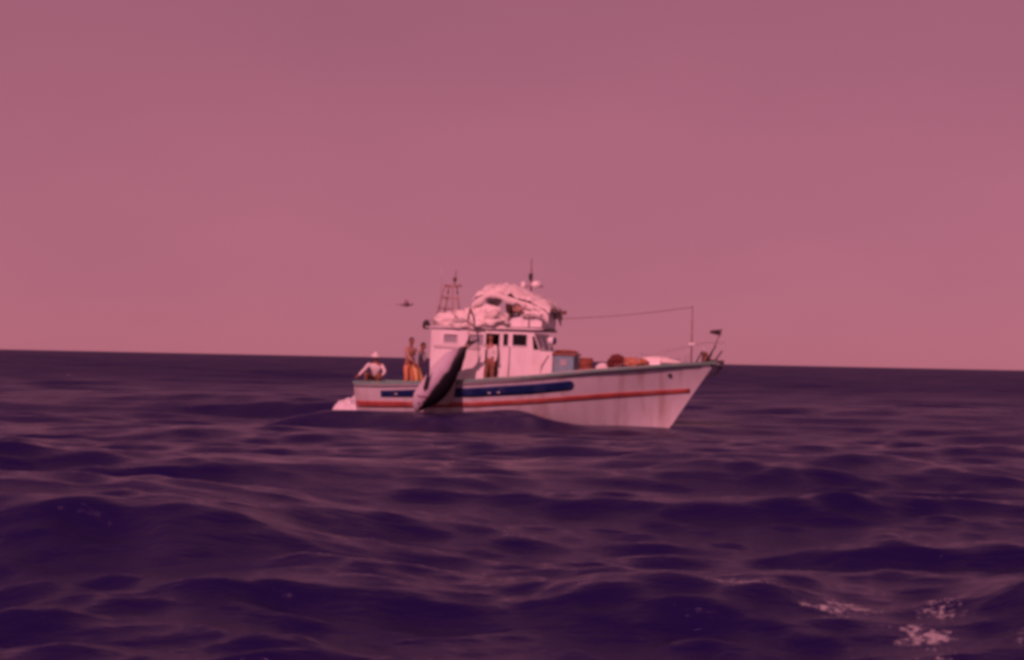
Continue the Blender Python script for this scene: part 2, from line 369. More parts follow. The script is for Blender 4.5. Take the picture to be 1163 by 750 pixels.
# ------------------------------------------------------------------ boat
def lerp_tab(tab, x): return float(np.interp(x, [t[0] for t in tab], [t[1] for t in tab]))
def smooth_tab(tab, x):
    return sum(lerp_tab(tab, x + d) for d in (-0.35, -0.2, -.07, .07, 0.2, 0.35)) / 6
SHEER = [(-6.5, .92), (-5.6, .93), (-4.7, .955), (-3.3, 1.05), (-1.76, 1.18), (.09, 1.39), (1.47, 1.59), (2.24, 1.70), (3.83, 1.90), (4.86, 2.02), (5.75, 2.11), (6.2, 2.16)]
BEAM = [(-6.5, 1.55), (-5.62, 1.58), (-4, 1.70), (-2, 1.78), (0, 1.80), (1.5, 1.72), (2.6, 1.52), (3.5, 1.23), (4.3, .87), (5.0, .49), (5.5, .20), (5.78, .0), (6.2, -.3)]
XS = -5.62
def stem_x(z): return lerp_tab([(-.8, 3.5), (-.5, 4.0), (0.03, 4.42), (1.0, 5.02), (1.6, 5.40), (2.11, 5.74), (2.3, 5.86)], z)
def keel_z(u): return -0.62 - 0.12 * math.sin(u * 3.14)
def zsheer(x): return smooth_tab(SHEER, x)
def beam(x): return max(0.015, smooth_tab(BEAM, x))
XE = stem_x(2.11)
def hull_y(u, v):
    xd = XS + u * (XE - XS); b = beam(xd)
    p = 0.30 + 0.75 * max(0, (u - .25) / .75) ** 1.5
    return b * max(0.0, v) ** p + 0.012
def hull_pt(u, v):
    xd = XS + u * (XE - XS); zs = zsheer(xd); zk = keel_z(u); z = zk + (zs - zk) * v
    return Vector((XS + u * (stem_x(z) - XS) - 0.10 * (1 - u) * 0, -hull_y(u, v), z))
def hull_at(x, z, off=0.0):
    u = (x - XS) / (stem_x(z) - XS); xd = XS + u * (XE - XS); v = (z - keel_z(u)) / (zsheer(xd) - keel_z(u))
    return Vector((x, -(hull_y(u, v) + off), z))

boat = thing('fishing_boat', 'white wooden fishing boat with navy band and red stripe riding on the swell', 'fishing boat', (0, 0, 0))
NU, NV = 70, 20
h = MB()
for sgn in (1, -1):
    h.grid([[Vector((p.x, p.y * sgn, p.z)) for p in (hull_pt((iu / NU), (iv / NV)) for iv in range(NV + 1))] for iu in range(NU + 1)])
h.grid([[Vector((XS, s * hull_pt(0, iv / NV).y, hull_pt(0, iv / NV).z)) for s in (1, .5, 0, -.5, -1)] for iv in range(NV + 1)])
for iu in range(NU):   # keel bottom and stem close
    pass
hull = h.build('hull', M['hull'], boat, smooth=True)
k_ = hull.modifiers.new('solid', 'SOLIDIFY'); k_.thickness = 0.05; k_.offset = -1
k_ = hull.modifiers.new('split', 'EDGE_SPLIT'); k_.split_angle = R(45)

def deck_z(x): return zsheer(x) - lerp_tab([(-5.7, .26), (-4.2, .40), (-1, .42), (.7, .40), (1.1, .16), (5.5, .10)], x)
d = MB(); rows = []
for k in range(61):
    x = XS + 0.05 + k / 60 * (XE - XS - 0.35); z = deck_z(x); yy = max(.01, -hull_at(x, z).y - 0.055)
    rows.append([Vector((x, yy * t, z + 0.05 * (1 - t * t))) for t in (-1, -.6, -.2, .2, .6, 1)])
d.grid(rows); d.build('deck', M['deck'], boat, smooth=True, solid=0.03)

for sgn in (1, -1):    # cap rail that runs along the sheer
    r_ = MB(); rings = []
    for k in range(81):
        x = XS - 0.03 + k / 80 * (XE - XS + 0.05); z = zsheer(min(x, XE)); b = beam(min(x, XE))
        ins = min(0.10, b * 0.5)
        rings.append([r_.bm.verts.new(Vector((x, sgn * -yy, zz))) for yy, zz in ((b + .045, z - .05), (b + .045, z + .035), (b - ins, z + .035), (b - ins, z - .05))])
    r_.rings(rings); r_.build('cap_rail', M['rail'], boat)
MB().bb(XS - .05, XS + .08, -1.55, 1.55, .885, .965).build('cap_rail', M['rail'], boat, bevel=.01)

def strip(name, x0, x1, top, bot, m, off=0.012, round_end=False, n=60, label=None):
    for sgn in (1, -1):
        s = MB(); a = []
        for k in range(n + 1):
            tt = k / n; x = x0 + (x1 - x0) * ((1 - (1 - tt) ** 2.2) if round_end else tt); zt, zb = lerp_tab(top, x), lerp_tab(bot, x); zm = (zt + zb) / 2; hh = (zt - zb) / 2
            if round_end:
                dd = min(1, (x1 - x) / hh / 1.1) if x1 - x < hh * 1.1 else 1
                hh *= math.sqrt(max(0.02, 1 - (1 - dd) ** 2))
            col = []
            for q in range(5):
                z = zm + hh * (q / 2 - 1); p = hull_at(x, z, off); p.y *= sgn; col.append(p)
            a.append(col)
        s.grid(a); s.build(name, m, boat, smooth=True, solid=0.012, label=label)
strip('navy_band', -4.72, 1.5, [(-4.72, .70), (-1.75, .955), (.11, 1.17), (1.5, 1.345)], [(-4.72, .50), (-1.73, .65), (.12, .84), (1.5, 1.05)], M['blue'], round_end=True)
strip('red_stripe', -5.58, 4.98, [(-5.6, .33), (-4.73, .36), (-1.74, .49), (.12, .69), (2.59, 1.0), (5.04, 1.26)], [(-5.6, .13), (-4.7, .16), (-1.73, .33), (.13, .53), (2.6, .84), (5.04, 1.12)], M['red'])
strip('rubbing_strake', -5.6, 5.3, [(x, z - .055) for x, z in SHEER], [(x, z - .13) for x, z in SHEER], M['grey'], off=0.03)
for sgn in (1, -1):    # hawse hole, scuppers
    p = hull_at(4.37, 1.65, 0.01); MB().blob((p.x, p.y * sgn, p.z), (.075, .03, .06), 1, 0.03).build('hawse_hole', M['dark'], boat, smooth=True)
    for sx in (-1.15, -0.85, -4.2):
        p = hull_at(sx, deck_z(sx) - .02 if sx > -4 else .62, 0.02); MB().box((p.x, p.y * sgn, p.z), (.10, .03, .05)).build('scupper', M['grey'], boat, bevel=.008)
# rudder head and stern post
MB().bb(XS - .10, XS - .005, -.05, .05, -.6, .75).build('stern_post', M['red'], boat, bevel=.01)

# deckhouse ---------------------------------------------------------------
def wall_xz(mb, x0, x1, z0, z1, y0, y1, holes):
    xs = sorted({x0, x1, *[c for hh in holes for c in hh[:2]]}); zs = sorted({z0, z1, *[c for hh in holes for c in hh[2:]]})
    for a, b in zip(xs, xs[1:]):
        for c, e in zip(zs, zs[1:]):
            mx_, mz_ = (a + b) / 2, (c + e) / 2
            if any(hh[0] < mx_ < hh[1] and hh[2] < mz_ < hh[3] for hh in holes): continue
            mb.bb(a, b, y0, y1, c, e)
house = boat
ZR = 2.76
side_holes = [(-2.80, -2.36, 2.34, 2.60), (-1.90, -1.50, 2.30, 2.63), (-.86, -.70, 2.32, 2.70), (-.56, -.10, 2.34, 2.70)]
door = (-1.42, -.98, .6, 2.68)
for sgn in (-1, 1):
    wl = MB(); y0, y1 = (-1.27, -1.22) if sgn < 0 else (1.22, 1.27)
    wall_xz(wl, -3.22, .06, .70, ZR, y0, y1, side_holes + ([door] if sgn < 0 else []))
    # raked forward corner of the wheelhouse side
    wl.poly_prism([(.06, y0, .95), (.74, y0, .95), (.72, y0, 2.20), (.34, y0, 2.20), (.12, y0, ZR), (.06, y0, ZR)], (0, .05, 0))
    wl.build('cabin_wall', M['house'], house)
    for hh, gm in zip(side_holes, ('pane_reflection', 'pane_reflection', 'glass', 'glass')):  # two aft panes carry the painted grey reflection, the others dark glass
        f = MB(); a, b, c, e = hh; yf = sgn * 1.282; t = .028
        for q in ((a - t, b + t, c - t, c), (a - t, b + t, e, e + t), (a - t, a, c, e), (b, b + t, c, e)): f.bb(q[0], q[1], yf - .012, yf + .012, q[2], q[3])
        wf = f.build('window', M['house'], house)
        MB().bb(a + .001, b - .001, sgn * 1.245 - .006, sgn * 1.245 + .006, c + .001, e - .001).build('pane', M[gm], wf)
MB().bb(-3.22, -3.17, -1.22, 1.22, .70, ZR).build('cabin_wall', M['house'], house)
MB().bb(.70, .75, -1.22, 1.22, .95, 2.20).build('cabin_wall', M['house'], house)
MB().bb(.34, .70, -1.22, 1.22, 2.15, 2.20).build('cabin_wall', M['house'], house)
MB().bb(-3.15, .66, -1.20, 1.20, .72, .76).build('cabin_floor', M['deck'], house)
MB().bb(-1.6, -1.56, -1.2, 1.2, .77, 2.7).bb(-.9, -.86, -1.15, 1.2, .77, 2.3).bb(-1.55, -.92, -.2, -.15, .77, 2.7).build('bulkhead', M['inner'], house)
# windscreen: mullions and panes on the rake
ws = MB(); rk = lambda z: .34 + (.12 - .34) * (z - 2.20) / (ZR - 2.20)
def rakequad(mb, y0, y1, z0, z1, t0, t1):
    mb.poly_prism([(rk(z0) + t0, y0, z0), (rk(z0) + t0, y1, z0), (rk(z1) + t0, y1, z1), (rk(z1) + t0, y0, z1)], (t1 - t0, 0, 0))
for a, b in ((-1.215, -1.12), (-.62, -.28), (.28, .62), (1.12, 1.215)): rakequad(ws, a, b, 2.205, ZR, -.04, 0)
for a, b in ((-1.12, -.62), (-.28, .28), (.62, 1.12)):
    rakequad(ws, a, b, 2.205, 2.25, -.04, 0); rakequad(ws, a, b, 2.68, ZR, -.04, 0)
wsf = ws.build('windscreen', M['house'], house)
for a, b in ((-1.118, -.622), (-.278, .278), (.622, 1.118)):
    g = MB(); rakequad(g, a, b, 2.252, 2.678, -.03, -.015); g.build('pane', M['glass'], wsf)
# the slanted quarter light at the forward end of the side
g = MB(); g.poly_prism([(.07, -1.281, 2.66), (.13, -1.281, 2.66), (.30, -1.281, 2.24), (.12, -1.281, 2.24)], (0, .009, 0)); g.build('quarter_window', M['glass'], house)
MB().bb(-1.45, -1.42, -1.31, -1.2, .8, 2.72).bb(-.98, -.95, -1.31, -1.2, .8, 2.72).bb(-1.45, -.95, -1.31, -1.2, 2.685, 2.72).build('door_frame', M['house'], house)
# roof with a little camber and grey edge
rf = MB(); rows = []
for k in range(13):
    x = -3.42 + k / 12 * 3.80; rows.append([Vector((x, 1.33 * t, ZR + .035 + .10 * (1 - t * t) + .012 * k / 2)) for t in (-1, -.75, -.5, -.25, 0, .25, .5, .75, 1)])
rf.grid(rows); roof = rf.build('roof', M['roof'], house, smooth=True, solid=.055)
for sgn in (-1, 1): # handrail on the cabin side
    r_ = MB(); r_.tube([(-3.1, sgn * 1.34, 2.2), (-3.1, sgn * 1.36, 2.22), (-1.6, sgn * 1.36, 2.22), (-1.6, sgn * 1.27, 2.2)], .014)
    r_.build('handrail', M['steel'], house, smooth=True)
# vertical pipes and trunk on the cabin side
MB().tube([(-.65, -1.31, 1.1), (-.64, -1.31, 2.3)], .02).build('drain_pipe', M['grey'], house, smooth=True)
MB().tube([(.35, -1.32, 1.3), (.42, -1.32, 1.75), (.62, -1.32, 2.1)], .014).build('grab_rail', M['steel'], house, smooth=True)

# flybridge -----------------------------------------------------------------
ZF = 2.92
fb = MB()
def panel(mb, pts, t): mb.poly_prism(pts, t)
for sgn in (-1, 1):
    y = sgn * 1.06; panel(fb, [(-.75, y, ZF), (.36, y, ZF + .04), (.26, y, ZF + .44), (-.1, y, ZF + .40), (-.75, y, ZF + .26)], (0, -.04 * sgn, 0))
panel(fb, [(.33, -1.06, ZF + .04), (.33, 1.06, ZF + .04), (.24, 1.06, ZF + .44), (.24, -1.06, ZF + .44)], (.04, 0, 0))
fly = fb.build('flybridge_coaming', M['house'], boat, bevel=.012)
# canvas canopy, crowned aft and sagging forward
CAN = [(-1.98, 3.74), (-1.80, 3.93), (-1.55, 4.08), (-1.30, 4.17), (-1.0, 4.12), (-.7, 4.02), (-.4, 3.93), (-.05, 3.84), (.2, 3.74), (.42, 3.62), (.57, 3.44)]
cv = MB(); rows = []
for k in range(49):
    x = -1.98 + k / 48 * 2.55; z = smooth_tab([(a, b) for a, b in CAN], x) if -1.7 < x < .2 else lerp_tab(CAN, x); row = []
    for q in range(17):
        t = -1 + q / 8
        drop = .16 * t * t + .10 * abs(t) ** 6
        row.append(Vector((x, 1.18 * t, z + .15 - drop + .15 * noise.noise(Vector((x * 2.4, t * 2.2, 1))) + .12 * noise.noise(Vector((x * 6.5, t * 5, 3))) + .02 * math.sin(x * 7) * (1 - abs(t)))))
    rows.append(row)
cv.grid(rows); cv.build('canopy', M['canvas'], boat, smooth=True, solid=.03)
# valance: hanging scalloped edge
for sgn in (-1, 1):
    va = MB(); rows = []
    for k in range(61):
        x = -1.96 + k / 60 * 2.50; z = lerp_tab(CAN, x) - .18 + .02; dr = .20 + .16 * noise.noise(Vector((x * 3.2, sgn, 4))) + .07 * noise.noise(Vector((x * 9, sgn, 2))) + (.10 if x > .1 else 0) * min(1, (x - .1) / .4)
        rows.append([Vector((x, sgn * (1.185 + .02 * math.sin(x * 11) * q), z - dr * q)) for q in (0, .5, 1)])
    va.grid(rows); va.build('valance', M['canvas'], boat, smooth=True, solid=.015)
for x, zt in ((-1.85, 3.78), (-.75, 3.92), (-.1, 3.72), (.34, 3.5)):
    for y in (-1.1, 1.1): MB().tube([(x + (.0 if x > -1 else .12), y, ZF - .05), (x, y, zt)], .018).build('canopy_post', M['rust'], boat, smooth=True)
MB().box((-.35, 0, ZF + .25), (.35, .7, .5)).box((-.2, 0, ZF + .60), (.08, .7, .22)).build('helm_console', M['grey'], boat, bevel=.02)
MB().torus((-.50, 0, ZF + .62), .17, .015, 'X').build('steering_wheel', M['dark'], boat, smooth=True)
MB().box((-1.0, 0, ZF + .22), (.35, 1.3, .44)).build('bench', M['house'], boat, bevel=.02)
# white dodger slung between the aft canopy posts
dg = MB(); rows = []
for k in range(25):
    x = -1.95 + k / 24 * .92
    rows.append([Vector((x, -1.10 - .06 * math.sin(3.14 * q / 8) + .03 * noise.noise(Vector((x * 5, q * .5, 2))), 3.02 + (.60 - .10 * abs(k / 12 - 1)) * q / 8)) for q in range(9)])
dg.grid(rows); dg.build('dodger', M['canvas'], boat, smooth=True, solid=.02)

# signal mast on the canopy
sm = MB(); sm.tube([(-.30, 0, ZF), (-.30, 0, 4.35), (-.33, 0, 5.2)], [.035, .03, .010]).tube([(-.30, -.35, 4.45), (-.30, .35, 4.45)], .016).tube([(-.62, 0, 4.28), (.1, 0, 4.28)], .016)
mst = sm.build('signal_mast', M['rust'], boat, smooth=True)
MB().blob((-.12, -.05, 4.34), (.19, .19, .13), 2, .02).build('radome', M['house'], mst, smooth=True)
MB().blob((-.56, 0, 4.32), (.09, .09, .12), 5, .02).build('horn', M['house'], mst, smooth=True)
MB().box((-.33, 0, 4.60), (.12, .12, .20)).build('masthead_light', M['dark'], mst, bevel=.02)

# aft gallows mast
gm = MB()
for y in (-.55, .55):
    gm.tube([(-3.36, y, 2.80), (-3.12, y * .5, 4.18)], [.035, .028]); gm.tube([(-2.72, y, 2.85), (-2.86, y * .5, 4.22)], [.03, .025])
for z, xa, xb in ((3.1, -3.31, -2.75), (3.45, -3.25, -2.79), (3.8, -3.19, -2.82)):
    for y in (-.5, .5):
        k = 1 - (z - 2.8) / 2.8; gm.tube([(xa, y * k * 1.1, z), (xb, y * k * 1.1, z)], .015)
for z, x in ((3.1, -3.31), (3.45, -3.25), (3.8, -3.19)): 
    k = 1 - (z - 2.8) / 2.8; gm.tube([(x, -.55 * k, z), (x, .55 * k, z)], .015)
gm.tube([(-3.2, 0, 4.20), (-2.62, 0, 4.22)], .04)
gal = gm.build('gallows_mast', M['mast'], boat, smooth=True)
MB().tube([(-3.42, .3, 2.8), (-3.38, .3, 4.4), (-3.40, .3, 5.15)], [.014, .010, .006]).build('whip_aerial', M['steel'], gal, smooth=True)
MB().tube([(-2.86, 0, 4.22), (-2.83, 0, 4.72)], [.02, .012]).box((-2.86, 0, 4.42), (.1, .1, .12)).build('stern_light', M['rust'], gal, smooth=True)
# davit that carries the catch
dv = MB(); dv.tube([(-2.42, -1.15, 2.80), (-2.18, -1.15, 3.30), (-2.02, -1.2, 3.42), (-1.88, -1.62, 3.40), (-1.82, -2.12, 3.22)], [.05, .045, .04, .035, .03], 10)
dvo = dv.build('davit', M['rust'], boat, smooth=True)
MB().tube([(-1.79, -2.15, 3.20), (-1.77, -2.18, 2.46)], .016).build('hoisting_rope', M['rope'], dvo, smooth=True)
MB().box((-1.81, -2.14, 3.12), (.07, .06, .14)).build('pulley_block', M['dark'], dvo, bevel=.015)

# foredeck fittings
fp = MB(); fp.tube([(4.97, 0, 1.95), (4.93, 0, 3.86)], [.022, .012]); fpo = fp.build('foremast', M['rust'], boat, smooth=True)
MB().box((4.97, 0, 2.64), (.2, .12, .09)).build('bow_light', M['house'], fpo, bevel=.02)
st = MB(); pts = [Vector((.50, 0, 3.26)).lerp(Vector((4.93, 0, 3.82)), t / 12) - Vector((0, 0, .07 * math.sin(3.1416 * t / 12))) for t in range(13)]
st.tube(pts, .009); st.build('stay_wire', M['rust'], boat, smooth=True)
for sgn in (-1, 1):   # pulpit and guard rails
    rl = MB(); top = []
    for x in (2.7, 3.4, 4.1, 4.8, 5.3):
        if x in (3.4, 4.1) : pass
        y = -(beam(x) - .06) * sgn * -1; z = zsheer(x) + .03; hgt = lerp_tab([(2.7, .05), (4.1, .42), (5.3, .62)], x)
        if x > 3: rl.tube([(x, y, z), (x + .05, y, z + hgt)], .009)
        top.append((x + .05, y, z + hgt))
    top.append((6.0, 0, 2.74)) if sgn else None
    rl.tube(top, .008); rl.build('pulpit_rail', M['steel'], boat, smooth=True)
for a, b in (((5.42, -.12, 2.1), (5.72, -.16, 2.63)), ((5.66, 0, 2.1), (5.92, 0, 2.48)), ((5.14, -.25, 2.08), (5.32, -.28, 2.44))):
    MB().tube([a, b], .024).build('stanchion', M['dark'], boat, smooth=True)
MB().box((5.40, 0, 2.20), (.22, .2, .18)).blob((5.38, 0, 2.34), (.10, .12, .09), 3, .1).build('windlass', M['rust'], boat, bevel=.02)
MB().tube([(5.5, 0, 2.16), (5.95, 0, 2.13)], .05).box((5.93, 0, 2.12), (.12, .16, .12)).build('bow_roller', M['dark'], boat, smooth=False)
MB().box((3.62, 0, 1.98), (.9, .9, .18), taper=.9).build('fore_hatch', M['house'], boat, bevel=.03)
sl = MB(); sl.tube([(.62, -1.12, 2.20), (.62, -1.12, 2.45)], .02); slo = sl.build('searchlight', M['steel'], boat, smooth=True)
MB().tube([(.55, -1.12, 2.54), (.72, -1.12, 2.54)], [.10, .13], 14).build('lamp_body', M['house'], slo, smooth=False)
MB().tube([(.722, -1.12, 2.54), (.80, -1.12, 2.54)], [.12, .10], 14).build('lamp_lens', M['blue'], slo, smooth=False)
br = MB(); br.tube([(.50, -1.0, 3.52), (1.0, -1.0, 3.46)], .014); bro = br.build('rail_bracket', M['rust'], boat, smooth=True)
MB().box((1.0, -1.0, 3.45), (.14, .1, .12)).build('side_light', M['rust'], bro, bevel=.02)
# exhaust and vent pipes abaft the house
MB().tube([(-3.6, .6, .7), (-3.6, .6, 1.7)], .05, 10).build('vent_pipe', M['house'], boat, smooth=True)

# ------------------------------------------------------------------ things on the boat
def bundle(name, label, cat, c, d, m, seed, group=None, sub=4, amp=.22, freq=2.2, part=None):
    t = thing(name, label, cat, c, group)
    MB().blob(c, d, seed, amp, freq, sub, flat=-.75).build(part or 'cover', m, t, smooth=True); return t
b1 = bundle('rolled_awning', 'rolled white awning lashed on the cabin roof below the aft mast', 'awning', (-2.80, -.80, 3.06), (.50, .30, .26), M['canvas'], 4, part='cloth')
for x in (-3.0, -2.6): MB().torus((x, -.75, 3.06), .235, .014, 'X').build('lashing', M['rope'], b1, smooth=True)
b2 = bundle('fender', 'dark rubber fender hanging at the aft edge of the cabin roof', 'fender', (-3.42, -1.2, 2.86), (.12, .12, .17), M['black'], 9, amp=.05, part='body')
MB().tube([(-3.42, -1.2, 3.0), (-3.36, -.9, 3.05), (-3.33, -.56, 3.0)], .01).build('lanyard', M['rope'], b2, smooth=True)

bx = thing('deck_box', 'blue grey deck box with red brown lid in front of the cabin', 'deck box', (1.0, -.75, deck_z(1.0)))
z0 = deck_z(1.0)
MB().bb(.78, 1.42, -1.25, -.2, z0, 2.10).build('body', M['bluegrey'], bx, bevel=.03)
MB().bb(.72, 1.47, -1.30, -.15, 2.105, 2.17).build('lid', M['redbrown'], bx, bevel=.025)
MB().bb(.98, 1.20, -1.262, -1.25, 1.78, 1.98).build('hatch_panel', M['grey'], bx, bevel=.005)
fold = thing('folded_tarpaulin', 'orange brown tarpaulin folded on the lid of the deck box', 'tarpaulin', (1.1, -.75, 2.17))
MB().blob((1.1, -.75, 2.22), (.36, .42, .06), 2, .3, 2.5, 4, flat=-.7).build('cloth', M['redbrown'], fold, smooth=True)
co_ = thing('rope_coil', 'reddish brown coil of rope standing beside the deck box', 'rope coil', (1.75, -.8, deck_z(1.75)))
zc = deck_z(1.75); cm = MB()
for k in range(9): cm.torus((1.74 + .012 * math.sin(k * 2.1), -.8 + .014 * math.cos(k * 1.7), zc + .05 + k * .062), .20 - .006 * (k % 3), .036, 'Z', 28, 7)
cm.build('rope', M['redbrown'], co_, smooth=True)
n1 = bundle('net_heap', 'dark red heap of net on the foredeck', 'fishing net', (2.72, -.75, 1.92), (.30, .40, .26), M['wine'], 12, amp=.35, freq=3, part='netting')
n2 = bundle('net_heap', 'bright orange heap of net tapering forward on the foredeck', 'fishing net', (3.22, -.65, 1.96), (.46, .38, .17), M['orange'], 15, amp=.3, freq=3, part='netting')
MB().blob((2.97, -.85, 2.02), (.10, .10, .10), 3, .05).build('float', M['redbrown'], n2, smooth=True)
# upturned white dinghy on the foredeck
dg_ = thing('upturned_dinghy', 'small white dinghy lying upturned on the foredeck behind the orange net', 'dinghy', (3.95, .25, 1.95))
dm = MB(); rows = []
for k in range(25):
    s = k / 24; x = 3.30 + 1.35 * s; tp = max(0.02, math.sin(math.pi * (.10 + .88 * s))) ** .55; bw = .34 * tp; hh = .25 * tp * (1 - .35 * s)
    rows.append([Vector((x, .1 + bw * math.cos(a), 1.97 + .05 * s + hh * math.sin(a) ** .7 if 0 < a < math.pi else 1.97 + .05 * s)) for a in [math.pi * q / 12 for q in range(13)]])
dm.grid(rows); dm.build('hull', M['canvas'], dg_, smooth=True, solid=.02)
MB().tube([(3.32, .1, 2.27), (3.9, .1, 2.22), (4.62, .1, 2.14)], .018).build('keel', M['grey'], dg_, smooth=True)
sc_ = thing('fish_crate', 'pale crate with white sacking beside the red nets on the foredeck', 'crate', (2.28, -.8, deck_z(2.28)))
zc = deck_z(2.28)
MB().bb(2.08, 2.48, -1.0, -.6, zc, zc + .26).build('body', M['canvas'], sc_, bevel=.02)
MB().blob((2.28, -.8, zc + .27), (.19, .19, .09), 6, .3, 3, 3, flat=-.3).build('sacking', M['cloth_w'], sc_, smooth=True)
# anchor stowed on the bow roller
an = thing('anchor', 'dark iron anchor stowed under the bow roller at the stem', 'anchor', (5.9, 0, 2.05))
MB().tube([(5.55, -.09, 2.02), (5.95, -.09, 1.93)], .035).build('shank', M['dark'], an, smooth=True)
MB().tube([(5.93, -.42, 1.98), (5.93, .30, 1.98)], .028).build('stock', M['dark'], an, smooth=True)
for sgn in (-1, 1):
    f = MB(); f.poly_prism([(5.95, -.09 + sgn * .03, 1.95), (5.80, -.09 + sgn * .24, 1.78), (5.50, -.09 + sgn * .20, 1.60), (5.68, -.09 + sgn * .04, 1.78)], (0, 0, .03)); f.build('fluke', M['dark'], an)
# flag on a leaning staff
fl = thing('flagstaff', 'leaning staff with a small dark flag at the bow', 'flag', (5.50, 0, 2.14))
MB().tube([(5.50, 0.05, 2.12), (5.88, .05, 3.18)], [.02, .014]).build('staff', M['rust'], fl, smooth=True)
fm = MB(); rows = []
for k in range(13):
    s = k / 12; rows.append([Vector((5.87 - .34 * s - .03 * q, .05 + .05 * math.sin(s * 7 + q), 3.16 - (.20 - .12 * s) * q - .05 * s)) for q in (0, .33, .66, 1)])
fm.grid(rows); fm.build('cloth', M['cloth_d'], fl, smooth=True, solid=.03)

# ------------------------------------------------------------------ the catch
AX_T = Vector((-1.76, -2.19, 2.32)); AX_H = Vector((-3.36, -2.19, .13))
ax = (AX_H - AX_T); FL = ax.length; ax.normalize(); bk = Vector((.80, 0, -.60)); bk = (bk - ax * bk.dot(ax)).normalized(); sd = ax.cross(bk).normalized()
fish = thing('hoisted_fish', 'huge fish with dark back and pale belly hanging head down over the boat side', 'fish', tuple(AX_T))
#      s (0 tail .. 1 snout), back half-depth, belly half-depth, half-thickness
PROF = [(0.0, .035, .035, .035), (.06, .06, .07, .06), (.15, .19, .27, .15), (.27, .29, .40, .23), (.40, .37, .45, .29), (.52, .43, .46, .33), (.64, .43, .44, .34),
        (.75, .37, .42, .31), (.84, .28, .40, .26), (.92, .17, .30, .19), (.97, .10, .17, .11), (1.0, .03, .04, .03)]
fmesh = MB(); rings = []
for k in range(45):
    s = k / 44; a = lerp_tab([(p[0], p[1]) for p in PROF], s); b = lerp_tab([(p[0], p[2]) for p in PROF], s); t = lerp_tab([(p[0], p[3]) for p in PROF], s)
    c = AX_T + ax * (s * FL); rings.append([fmesh.bm.verts.new(c + (bk * (a if math.cos(q) > 0 else b)) * math.cos(q) + sd * t * math.sin(q)) for q in [2 * math.pi * i_ / 28 for i_ in range(28)]])
fmesh.rings(rings)
# countershading: dark back, silver flank, white belly; position along bk through object coordinates
def fish_mat():
    m = bpy.data.materials.new('fish_skin'); m.use_nodes = True; n = m.node_tree; L = n.links.new; b = n.nodes['Principled BSDF']
    b.inputs['Roughness'].default_value = 0.5; b.inputs['Specular IOR Level'].default_value = .2
    tc = n.nodes.new('ShaderNodeTexCoord'); dt = n.nodes.new('ShaderNodeVectorMath'); dt.operation = 'DOT_PRODUCT'; dt.inputs[1].default_value = tuple(bk)
    ds = n.nodes.new('ShaderNodeVectorMath'); ds.operation = 'DOT_PRODUCT'; ds.inputs[1].default_value = tuple(ax)
    nz = n.nodes.new('ShaderNodeTexNoise'); nz.inputs['Scale'].default_value = 5; nz.inputs['Detail'].default_value = 6
    L(tc.outputs['Object'], dt.inputs[0]); L(tc.outputs['Object'], nz.inputs['Vector']); L(tc.outputs['Object'], ds.inputs[0])
    # boundary: at the midline by the tail, about 20 cm towards the back from mid length on
    mr = n.nodes.new('ShaderNodeMapRange'); mr.inputs[1].default_value = .35; mr.inputs[2].default_value = 1.0; mr.inputs[3].default_value = -.13; mr.inputs[4].default_value = .05; L(ds.outputs['Value'], mr.inputs[0])
    sb = n.nodes.new('ShaderNodeMath'); sb.operation = 'SUBTRACT'; L(dt.outputs['Value'], sb.inputs[0]); L(mr.outputs[0], sb.inputs[1])
    ad = n.nodes.new('ShaderNodeMath'); ad.operation = 'MULTIPLY_ADD'; ad.inputs[1].default_value = .12; L(nz.outputs['Fac'], ad.inputs[0]); L(sb.outputs[0], ad.inputs[2])
    cr = n.nodes.new('ShaderNodeValToRGB'); e = cr.color_ramp.elements; cr2 = n.nodes.new('ShaderNodeMapRange')
    cr2.inputs[1].default_value = -.35; cr2.inputs[2].default_value = .15; L(ad.outputs[0], cr2.inputs[0])
    e[0].position = 0; e[0].color = (.58, .57, .60, 1); e[1].position = .90; e[1].color = (.010, .008, .014, 1)
    x = cr.color_ramp.elements.new(.45); x.color = (.50, .47, .56, 1); x = cr.color_ramp.elements.new(.78); x.color = (.36, .31, .38, 1)
    L(cr2.outputs[0], cr.inputs[0]); L(cr.outputs[0], b.inputs['Base Color']); return m
M['fish'] = fish_mat(); M['fin'] = mat('dark_fin', (.014, .011, .016), .5, var=.2, scale=8)
fmesh.build('body', M['fish'], fish, smooth=True)
def fin(name, pts, thick=.03, m=None, off=0.0, parent=None):
    f = MB(); q = [AX_T + ax * (s * FL) + bk * t + sd * (off - thick / 2) for s, t in pts]; f.poly_prism(q, sd * thick); return f.build(name, m or M['fin'], parent or fish, bevel=.008)
fin('dorsal_fin_and_shadow', [(.34, .30), (.50, .56), (.60, .70), (.67, .71), (.72, .60), (.82, .28), (.55, .36)])  # fin drawn broad: its dark shape also stands in for the fish's shadow
fin('second_dorsal_fin', [(.16, .14), (.22, .26), (.30, .36), (.33, .25), (.28, .22)])
fin('anal_fin', [(.18, -.16), (.24, -.30), (.31, -.40), (.33, -.3), (.30, -.30)], m=M['fin'])
fin('tail_fin', [(.06, .05), (.01, .09), (-.05, .13), (-.12, .17), (-.05, .03), (-.045, -.03), (-.12, -.15), (-.06, -.12), (.01, -.08), (.06, -.05)], thick=.035)
pf = MB(); q = [AX_T + ax * (s * FL) + bk * t + sd * o_ for s, t, o_ in ((.72, -.10, -.36), (.68, -.20, -.40), (.52, -.36, -.46), (.42, -.42, -.48), (.54, -.28, -.44), (.66, -.08, -.36))]
sgn_out = -1 if (sd.y > 0) else 1
q = [AX_T + ax * (s * FL) + bk * t + sd * (sgn_out * o_) for s, t, o_ in ((.73, -.12, .33), (.70, -.20, .37), (.56, -.34, .43), (.45, -.44, .46), (.55, -.26, .42), (.67, -.08, .35))]
